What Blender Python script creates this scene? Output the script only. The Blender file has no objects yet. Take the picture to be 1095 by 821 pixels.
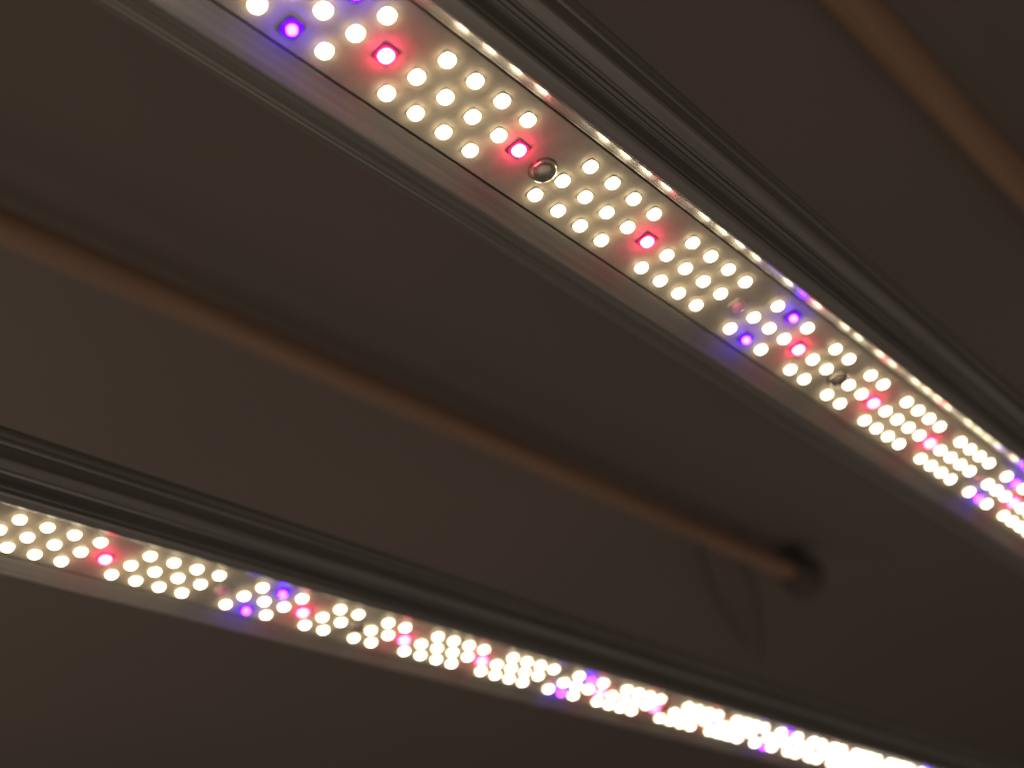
import bpy, math, random
from mathutils import Matrix, Vector
random.seed(7)
sc = bpy.context.scene
C = sc.collection
U = 0.009            # one diode pitch in metres
H = 1.90             # height of the boards above the floor

def W(s, t, z):      # s along the bars, t across them, z out of the board towards the viewer (down)
    return Vector((s*U, -t*U, H - z*U))

# ---------------------------------------------------------------- materials
def mat(name):
    m = bpy.data.materials.new(name); m.use_nodes = True
    nt = m.node_tree; return m, nt, nt.nodes['Principled BSDF']

def noise_mix(nt, p, c1, c2, scale, stretch=(1,1,1), detail=4, rough=None, bump=0.0, lo=.35, hi=.65):
    tc = nt.nodes.new('ShaderNodeTexCoord'); mp = nt.nodes.new('ShaderNodeMapping')
    mp.inputs['Scale'].default_value = stretch
    nt.links.new(tc.outputs['Object'], mp.inputs['Vector'])
    n = nt.nodes.new('ShaderNodeTexNoise'); n.inputs['Scale'].default_value = scale; n.inputs['Detail'].default_value = detail
    nt.links.new(mp.outputs[0], n.inputs['Vector'])
    r = nt.nodes.new('ShaderNodeValToRGB')
    r.color_ramp.elements[0].position = lo; r.color_ramp.elements[1].position = hi
    r.color_ramp.elements[0].color = (*c1, 1); r.color_ramp.elements[1].color = (*c2, 1)
    nt.links.new(n.outputs['Fac'], r.inputs['Fac']); nt.links.new(r.outputs['Color'], p.inputs['Base Color'])
    if rough:
        mr = nt.nodes.new('ShaderNodeMapRange'); mr.inputs['To Min'].default_value = rough[0]; mr.inputs['To Max'].default_value = rough[1]
        nt.links.new(n.outputs['Fac'], mr.inputs['Value']); nt.links.new(mr.outputs[0], p.inputs['Roughness'])
    if bump:
        b = nt.nodes.new('ShaderNodeBump'); b.inputs['Strength'].default_value = bump; b.inputs['Distance'].default_value = .0003
        nt.links.new(n.outputs['Fac'], b.inputs['Height']); nt.links.new(b.outputs[0], p.inputs['Normal'])

M_alu, nt, p = mat('anodised_aluminium')
noise_mix(nt, p, (.30,.275,.25), (.40,.37,.335), 60, (.25, 14, 14), 5, (.24,.36), .05)
p.inputs['Metallic'].default_value = .45
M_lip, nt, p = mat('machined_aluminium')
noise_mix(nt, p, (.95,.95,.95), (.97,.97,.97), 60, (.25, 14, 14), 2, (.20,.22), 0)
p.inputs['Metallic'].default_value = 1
M_board, nt, p = mat('white_solder_mask')
noise_mix(nt, p, (.62,.535,.43), (.69,.60,.49), 260, (1,1,1), 3, (.38,.5), .03)
M_plastic, nt, p = mat('white_diode_plastic')
noise_mix(nt, p, (.66,.62,.52), (.74,.70,.60), 900, (1,1,1), 2, (.4,.55))
M_redpl, nt, p = mat('dark_red_diode_plastic')
noise_mix(nt, p, (.30,.03,.08), (.36,.04,.1), 900, (1,1,1), 2, (.3,.4))
M_blupl, nt, p = mat('violet_diode_plastic')
noise_mix(nt, p, (.12,.05,.4), (.15,.06,.5), 900, (1,1,1), 2, (.3,.4))

def emit(name, col, strength):
    m, nt, p = mat(name)
    p.inputs['Base Color'].default_value = (col[0]*.8, col[1]*.8, col[2]*.8, 1)
    p.inputs['Emission Color'].default_value = (*col, 1)
    # phosphor grains: slight real variation of the light given off
    tc = nt.nodes.new('ShaderNodeTexCoord'); n = nt.nodes.new('ShaderNodeTexNoise'); n.inputs['Scale'].default_value = 1500
    mr = nt.nodes.new('ShaderNodeMapRange'); mr.inputs['To Min'].default_value = strength*.8; mr.inputs['To Max'].default_value = strength*1.2
    nt.links.new(tc.outputs['Object'], n.inputs['Vector']); nt.links.new(n.outputs['Fac'], mr.inputs['Value'])
    nt.links.new(mr.outputs[0], p.inputs['Emission Strength'])
    return m
def phosphor():
    m, nt, p = mat('warm_white_phosphor'); N, Lk = nt.nodes, nt.links
    tc = N.new('ShaderNodeTexCoord'); sep = N.new('ShaderNodeSeparateXYZ'); cmb = N.new('ShaderNodeCombineXYZ'); ln = N.new('ShaderNodeVectorMath'); ln.operation = 'LENGTH'
    Lk.new(tc.outputs['Object'], sep.inputs[0]); Lk.new(sep.outputs[0], cmb.inputs[0]); Lk.new(sep.outputs[1], cmb.inputs[1]); Lk.new(cmb.outputs[0], ln.inputs[0])
    mr = N.new('ShaderNodeMapRange'); mr.inputs['From Min'].default_value = .11*U; mr.inputs['From Max'].default_value = .21*U
    Lk.new(ln.outputs['Value'], mr.inputs['Value'])
    r1 = N.new('ShaderNodeValToRGB'); e = r1.color_ramp.elements; e[0].color = (1,.91,.70,1); e[1].color = (1,.82,.50,1); Lk.new(mr.outputs[0], r1.inputs['Fac'])
    st = N.new('ShaderNodeMapRange'); st.interpolation_type = 'SMOOTHSTEP'; st.inputs['To Min'].default_value = 17; st.inputs['To Max'].default_value = 9
    Lk.new(mr.outputs[0], st.inputs['Value'])
    p.inputs['Base Color'].default_value = (.8,.6,.2,1)
    Lk.new(r1.outputs['Color'], p.inputs['Emission Color']); Lk.new(st.outputs[0], p.inputs['Emission Strength'])
    return m
M_white = phosphor()
M_white_far = emit('warm_white_phosphor_far', (1, .90, .68), 14)
M_red   = emit('red_emitter', (1, .03, .13), 80)
M_blue  = emit('blue_emitter', (.085, .007, 1), 115)
M_redlens = emit('red_lens_glow', (1, .02, .14), 1.0)
M_bluelens = emit('blue_lens_glow', (.13, .0, .8), 1.0)

M_ir, nt, p = mat('pink_clear_lens')
noise_mix(nt, p, (.75,.30,.40), (.85,.42,.5), 700, (1,1,1), 2, (.05,.1))
p.inputs['Transmission Weight'].default_value = .35
p.inputs['Emission Color'].default_value = (1,.35,.55,1); p.inputs['Emission Strength'].default_value = .12
M_chrome, nt, p = mat('polished_steel')
noise_mix(nt, p, (.50,.44,.35), (.70,.62,.52), 500, (1,1,1), 2, (.22,.3)); p.inputs['Metallic'].default_value = .75
M_wood, nt, p = mat('brown_wood')
noise_mix(nt, p, (.40,.235,.15), (.52,.31,.20), 30, (.2,4,4), 5, (.45,.6), .1)
M_dark, nt, p = mat('black_rubber')
noise_mix(nt, p, (.14,.115,.10), (.16,.132,.112), 60, (1,1,1), 3, (.6,.8))
M_ceil, nt, p = mat('brown_painted_ceiling')
noise_mix(nt, p, (.265,.218,.19), (.29,.235,.203), 3.0, (1,1,1), 6, (.8,.95), .05)

# ---------------------------------------------------------------- mesh helpers
def mesh(name, vs, fs, mats, fm=None, smooth=False):
    me = bpy.data.meshes.new(name); me.from_pydata([tuple(v) for v in vs], [], fs)
    for m in mats: me.materials.append(m)
    if fm:
        for i, k in enumerate(fm): me.polygons[i].material_index = k
    if smooth:
        for q in me.polygons: q.use_smooth = True
    me.validate(); me.update(); return me

def obj(name, me, parent=None, loc=None):
    o = bpy.data.objects.new(name, me); C.objects.link(o)
    if parent: o.parent = parent
    if loc is not None: o.location = loc
    return o

def rings(prof, shape, n=24):
    """stack of rings: prof = [(radius, height)], shape(a)->unit outline; closed at the top. z is down = out of the board."""
    vs, fs = [], []
    for (r, h) in prof:
        for i in range(n):
            a = 2*math.pi*i/n; x, y = shape(a); vs.append((x*r*U, y*r*U, -h*U))
    for j in range(len(prof)-1):
        for i in range(n):
            a, b = j*n+i, j*n+(i+1) % n
            fs.append((a, a+n, b+n, b))
    fs.append(tuple(range(len(vs)-n, len(vs)))[::-1] if False else tuple(range(len(vs)-n, len(vs)))[::-1])
    return vs, fs

def circ(a): return math.cos(a), math.sin(a)
def sq(e):
    def f(a):
        c, s = math.cos(a), math.sin(a)
        k = (abs(c)**e + abs(s)**e)**(-1/e); return c*k, s*k
    return f

# ---------------------------------------------------------------- diode meshes (origin on the board surface)
def pk(name, half, h, m, e=10):
    v, f = rings([(half*.98, -.01), (half, .01), (half, h-.01), (half-.01, h), (.001, h)], sq(e), 24)
    return mesh(name, v, f, [m])
me_wpkg = pk('white_diode_mesh', .215, .033, M_plastic, 4)
v, f = rings([(.195, .03), (.192, .09), (.165, .125), (.11, .145), (.03, .155)], sq(2.3), 20)
me_wph_far = mesh('white_phosphor_far_mesh', v, f, [M_white_far], smooth=True)
me_wph = mesh('white_phosphor_mesh', v, f, [M_white], smooth=True)
me_rpkg = pk('red_diode_mesh', .25, .05, M_redpl, 14)
v, f = rings([(.235, .045), (.232, .06), (.21, .07), (.001, .071)], sq(5), 24)
me_rl = mesh('red_lens_mesh', v, f, [M_redlens], smooth=False)
v, f = rings([(.19, .06), (.185, .12), (.155, .165), (.09, .19), (.02, .195)], sq(2.4), 20)
me_rc = mesh('red_core_mesh', v, f, [M_red], smooth=True)
me_bpkg = pk('blue_diode_mesh', .26, .05, M_blupl, 6)
v, f = rings([(.25, .045), (.245, .06), (.22, .07), (.001, .071)], sq(3), 24)
me_bl = mesh('blue_lens_mesh', v, f, [M_bluelens])
v, f = rings([(.125, .06), (.12, .15), (.095, .19), (.06, .205), (.02, .21)], circ, 20)
me_bc = mesh('blue_core_mesh', v, f, [M_blue], smooth=True)
me_ipkg = pk('infrared_diode_mesh', .25, .08, M_plastic, 10)
v, f = rings([(.22, .075), (.22, .13), (.19, .21), (.13, .27), (.06, .295), (.01, .30)], circ, 24)
me_il = mesh('infrared_lens_mesh', v, f, [M_ir], smooth=True)
# bolt: thin washer under a button head with a hexagonal socket
v, f = rings([(.425, -.01), (.425, .015), (.42, .022), (.30, .023)], circ, 40)
me_wash = mesh('washer_mesh', v, f, [M_chrome])
v, f = rings([(.385, .03), (.395, .06), (.39, .10), (.36, .16), (.31, .205), (.24, .235), (.16, .252), (.08, .26), (.001, .262)], circ, 40)
me_bolt = mesh('bolt_head_mesh', v, f, [M_chrome], smooth=True)

# ---------------------------------------------------------------- extrusion of the housing
PROF = [(-1.38,-.16),(1.47,-.16),(1.49,.02),(1.53,.05),(1.86,.41),(1.94,.45),(2.28,.43),(2.34,.38),(2.37,.22),(2.40,.19),(2.44,-.04),(2.50,-.22),
 (2.56,-.27),(2.60,-.22),(2.64,-.22),(2.67,-.29),(2.72,-.29),(2.75,-.20),(2.79,-.20),(2.83,-.28),(2.90,-.28),(2.97,-.02),(3.03,.04),(3.36,.03),(3.42,-.04),
 (3.46,-.34),(3.50,-.50),(3.56,-.52),(3.60,-.58),(3.61,-.68),(3.68,-.80),(3.71,-.90),(3.66,-1.05),(3.5,-1.12),
 (1.2,-1.12),(1.15,-1.6),(-1.15,-1.6),(-1.2,-1.12),(-3.1,-1.12),(-3.26,-1.02),(-3.29,-.80),(-3.27,-.52),(-3.18,-.46),(-3.02,-.36),(-2.98,-.38),(-2.94,-.33),(-2.84,-.25),(-2.79,-.28),(-2.72,-.19),(-2.60,-.10),(-2.54,-.15),(-2.47,-.03),(-2.36,.02),(-2.27,.03),(-2.20,.16),(-2.13,.27),(-2.06,.31),(-2.00,.305),(-1.44,.045),(-1.40,.02)]
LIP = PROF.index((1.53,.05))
def extrude(prof, s0, s1, nseg=1):
    n = len(prof); vs, fs = [], []
    for k in range(nseg+1):
        s = s0+(s1-s0)*k/nseg
        for (t, z) in prof: vs.append((s*U, -t*U, -z*U))
    for k in range(nseg):
        for i in range(n):
            a, b = k*n+i, k*n+(i+1) % n
            fs.append((a, b, b+n, a+n))
    fs.append(tuple(range(n))[::-1]); fs.append(tuple(range(nseg*n, nseg*n+n)))
    return vs, fs

# ---------------------------------------------------------------- diode layout (s, t, kind)
q, K, a_, b_, b0, c_, e_ = .815, .2473, .96, 1.034, 1.672, .985, .69
def layout(n0, n1):
    """sections of one board; D = blue group, then three groups of four, alternately with a bolt"""
    out = []
    for n in range(n0, n1):
        s = 19.608*n; odd = n % 2
        # blue group
        for i in range(3):
            for r in (-1, 0, 1):
                kind = 'blue' if (i == 1 and r != 0) else 'white'
                out.append((s+i*c_+r*K, r*q, kind))
        s += 2*c_+a_; out.append((s, 0, 'red')); s += b_
        for g in range(3):
            off = [0, 1, 2, 3]
            if odd and g == 0:
                off = [0, 1, 2+e_, 3+e_]; out.append((s+1.93, -.03, 'bolt'))
            for i in off:
                for r in (-1, 0, 1): out.append((s+i+r*K, r*q, 'white'))
            s += off[-1]
            if g < 2:
                s += a_; out.append((s-(.18 if not odd and g == 0 else 0), 0, 'red'))
                if not odd and g == 0:
                    out.append((s+.93, -.08, 'bolt')); s += b0
                else: s += b_
            else:
                out.append((s+.997, 0, 'infrared'))
    return out

camR = [[0.6573291388357008, 0.7217411050327794, 0.21681370008161904], [0.3352639914967446, -0.5377326123605533, 0.7735901328270285], [0.6749195946501263, -0.43581350932219975, -0.5954411187071886]]
camC = (-11.94884167, 10.53182943, 23.8904208)
def px(s, t, z=0):
    d = (s-camC[0], t-camC[1], z-camC[2]); y = [sum(a*b for a, b in zip(r, d)) for r in camR]
    return 547.5+1300*y[0]/y[2], 410.5+1300*y[1]/y[2], y[2]

def light_bar(L, D, s0, s1, label, n0, n1, smin, smax):
    root = bpy.data.objects.new('light_bar', None); C.objects.link(root); root.location = W(L, D, 0)
    root['label'] = label; root['category'] = 'grow light'; root['group'] = 'parallel bars of diode grow lights'
    root.empty_display_size = .02
    v, f = extrude(PROF, s0, s1, 24)
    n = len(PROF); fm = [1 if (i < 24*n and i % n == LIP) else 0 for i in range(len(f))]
    obj('housing', mesh('housing_mesh', v, f, [M_alu, M_lip], fm), root)
    v, f = extrude([(-1.33,-.155),(1.41,-.155),(1.41,-.005),(1.40,0),(-1.32,0),(-1.33,-.005)], s0+1, s1-1, 12)
    obj('circuit_board', mesh('board_mesh', v, f, [M_board]), root)
    lay = [l for l in layout(n0, n1) if smin < l[0] < smax]
    def key(l):
        x, y, d = px(l[0]+L, l[1]+D)
        return d + (0 if -10 < x < 1105 and -10 < y < 831 and d > 0 else 1000)
    lay.sort(key=key)
    nw = 0; rest = []
    for (s, t, kind) in lay:
        loc = (s*U, -t*U, 0)
        if kind == 'white':
            if nw < 100:
                o = obj('white_diode', me_wpkg, root, loc); obj('phosphor', me_wph, o); nw += 1
            else: rest.append(loc)
        elif kind == 'red':
            o = obj('red_diode', me_rpkg, root, loc); obj('lens', me_rl, o); obj('emitter_chip', me_rc, o)
        elif kind == 'blue':
            o = obj('blue_diode', me_bpkg, root, loc); obj('lens', me_bl, o); obj('emitter_chip', me_bc, o)
        elif kind == 'infrared':
            o = obj('pink_diode', me_ipkg, root, loc); obj('lens', me_il, o)
        elif kind == 'bolt':
            o = obj('bolt', me_bolt, root, loc); obj('washer', me_wash, o); o.rotation_euler.z = s*1.7
    if rest:
        for nm, src in (('small_white_diodes', me_wpkg), ('small_phosphors', me_wph_far)):
            vs, fs = [], []
            for loc in rest:
                b = len(vs); vs += [(w.co.x+loc[0], w.co.y+loc[1], w.co.z) for w in src.vertices]
                fs += [tuple(b+i for i in pl.vertices) for pl in src.polygons]
            r = obj(nm, mesh(nm+'_mesh', vs, fs, list(src.materials), smooth=(nm != 'small_white_diodes')), root)
            r['kind'] = 'stuff'
    return root

light_bar(0, 0, -16, 92, 'nearer aluminium grow light bar, from the top left to the right edge, large glowing diodes', -1, 4, -6, 62)
light_bar(-3.9817, -21.7401, -16, 92, 'farther aluminium grow light bar along the bottom, smaller diodes blurring to a white streak', -1, 5, 2, 96)

# ---------------------------------------------------------------- ceiling and wooden rods
def box(x0, x1, y0, y1, z0, z1):
    vs = [(x, y, z) for x in (x0, x1) for y in (y0, y1) for z in (z0, z1)]
    return vs, [(0,1,3,2),(4,6,7,5),(0,4,5,1),(2,3,7,6),(0,2,6,4),(1,5,7,3)]
v, f = box(-3.0, 9.0, -4, 5, 0, .02)
ce = obj('ceiling', mesh('ceiling_mesh', v, f, [M_ceil]), None, (0, 0, H+44*U)); ce['kind'] = 'structure'

def tube(p0, p1, prof, n=28):
    """surface of revolution round p0->p1: prof [(fraction or metres along, radius)]"""
    ax = (p1-p0); Lg = ax.length; ax.normalize()
    u = ax.orthogonal().normalized(); w = ax.cross(u); vs, fs = [], []
    for (d, r) in prof:
        for i in range(n):
            a = 2*math.pi*i/n; vs.append(p0+ax*d+u*math.cos(a)*r+w*math.sin(a)*r)
    for j in range(len(prof)-1):
        for i in range(n):
            a, b = j*n+i, j*n+(i+1) % n; fs.append((a, b, b+n, a+n))
    fs.append(tuple(range(n))[::-1]); fs.append(tuple(range(len(prof)*n-n, len(prof)*n)))
    return vs, fs, Lg

def rod(s0, t0, s1, t1, z, r, label, capped):
    A, B = W(s0, t0, z), W(s1, t1, z)
    root = bpy.data.objects.new('wooden_rod', None); C.objects.link(root); root.location = A
    root['label'] = label; root['category'] = 'rod'; root['group'] = 'wooden rods under the ceiling'; root.empty_display_size = .02
    P0, P1 = Vector((0, 0, 0)), B-A; Lg = P1.length
    prof = [(0, r*.9), (.001, r)]
    k = 40
    for i in range(1, k): prof.append((Lg*i/k, r*(1+.012*math.sin(i*1.7))))
    prof += [(Lg-.001, r), (Lg, r*.9)]
    v, f, _ = tube(P0, P1, prof); obj('shaft', mesh('rod_mesh', v, f, [M_wood], smooth=True), root)
    if capped:
        ax = P1.normalized()
        v, f, _ = tube(P1-ax*.012, P1+ax*.03, [(0, r*1.15), (.0, r*1.5), (.004, r*1.75), (.018, r*1.85), (.022, r*2.3), (.034, r*2.4), (.038, r*2.2)])
        obj('end_mount', mesh('mount_mesh', v, f, [M_dark]), root)
        up = H+44*U-W(0, 0, z).z
        c = P1+ax*.01
        v, f = box(c.x-.012, c.x+.012, c.y-.010, c.y+.010, r*1.5, up-.0005)
        obj('ceiling_bracket', mesh('bracket_mesh', v, f, [M_dark]), root)
rod(-12, -44.1, 120.5, -42.35, -40, 1.15*U, 'brown wooden rod above the farther bar, ending in a dark round mount', True)
rod(-12, 3.6, 220, 9.6, -40, 1.4*U, 'thick brown wooden rod crossing the top right corner', False)

def cord(pts, r, label):
    vs, fs, n = [], [], 10; P = [Vector(p) for p in pts]
    for k, p in enumerate(P):
        ax = (P[min(k+1, len(P)-1)]-P[max(k-1, 0)]).normalized(); u = ax.orthogonal().normalized(); w_ = ax.cross(u)
        for i in range(n):
            a = 2*math.pi*i/n; vs.append(p-P[0]+u*math.cos(a)*r+w_*math.sin(a)*r)
    for j in range(len(P)-1):
        for i in range(n):
            a, b = j*n+i, j*n+(i+1) % n; fs.append((a, b, b+n, a+n))
    o = obj('cord', mesh('cord_mesh', vs, fs, [M_dark], smooth=True), None, P[0])
    o['label'] = label; o['category'] = 'cord'
def at(x, y, z):     # point of the photo at height z over the boards
    y_ = ((x-547.5)/1300, (y-410.5)/1300, 1)
    d = [sum(camR[i][j]*y_[i] for i in range(3)) for j in range(3)]
    k = (z-camC[2])/d[2]; return W(*[camC[j]+k*d[j] for j in range(3)])
def curve(p, n=14):
    out = []
    for i in range(n+1):
        t = i/n; u = 1-t
        out.append(p[0]*u**3+p[1]*3*u*u*t+p[2]*3*u*t*t+p[3]*t**3)
    return out
cord(curve([at(748,577,-40), at(753,620,-39.5), at(770,650,-39.5), at(800,690,-39.5)]), .3*U, 'dark drooping cord hanging from the wooden rod, the one farther from its end mount')
cord(curve([at(788,594,-40), at(806,620,-39.5), at(818,650,-39.5), at(812,705,-39.5)]), .3*U, 'dark drooping cord hanging from the wooden rod, the one next to its end mount')
# ---------------------------------------------------------------- camera
cam = bpy.data.cameras.new('camera'); co = bpy.data.objects.new('camera', cam); C.objects.link(co)
flip = lambda d: Vector((d[0], -d[1], -d[2]))
X, Y, Z = flip(camR[0]), -flip(camR[1]), -flip(camR[2])
m = Matrix((X, Y, Z)).transposed().to_4x4(); m.translation = W(*camC); co.matrix_world = m
cam.sensor_fit = 'HORIZONTAL'; cam.sensor_width = 36; cam.lens = 36*1300/1095
cam.clip_start = .01; cam.clip_end = 60
cam.dof.use_dof = True; cam.dof.focus_distance = 33*U; cam.dof.aperture_fstop = 9; cam.dof.aperture_blades = 0
sc.camera = co

# ---------------------------------------------------------------- light
w = bpy.data.worlds.new('World'); sc.world = w; w.use_nodes = True
bg = w.node_tree.nodes['Background']; bg.inputs['Color'].default_value = (.095, .078, .066, 1); bg.inputs['Strength'].default_value = .6
def area(name, loc, target, size, power, col):
    l = bpy.data.lights.new(name, 'AREA'); l.shape = 'DISK'; l.size = size; l.energy = power; l.color = col
    o = bpy.data.objects.new(name, l); C.objects.link(o); o.location = loc
    o.rotation_euler = (target-loc).to_track_quat('-Z', 'Y').to_euler(); return o
area('bounce_light', W(-25, -110, 20), W(25, -15, -20), .9, .8, (1, .84, .70))
area('floor_bounce', W(20, 10, 150), W(20, -10, 0), 1.8, 2.6, (1, .86, .72))

sc.view_settings.view_transform = 'Standard'; sc.view_settings.look = 'None'
sc.view_settings.exposure = 0; sc.view_settings.gamma = 1
sc.cycles.use_denoising = True
sc.cycles.use_adaptive_sampling = True; sc.cycles.adaptive_threshold = .01
sc.cycles.max_bounces = 6; sc.cycles.sample_clamp_indirect = 4
sc.cycles.caustics_reflective = False; sc.cycles.caustics_refractive = False
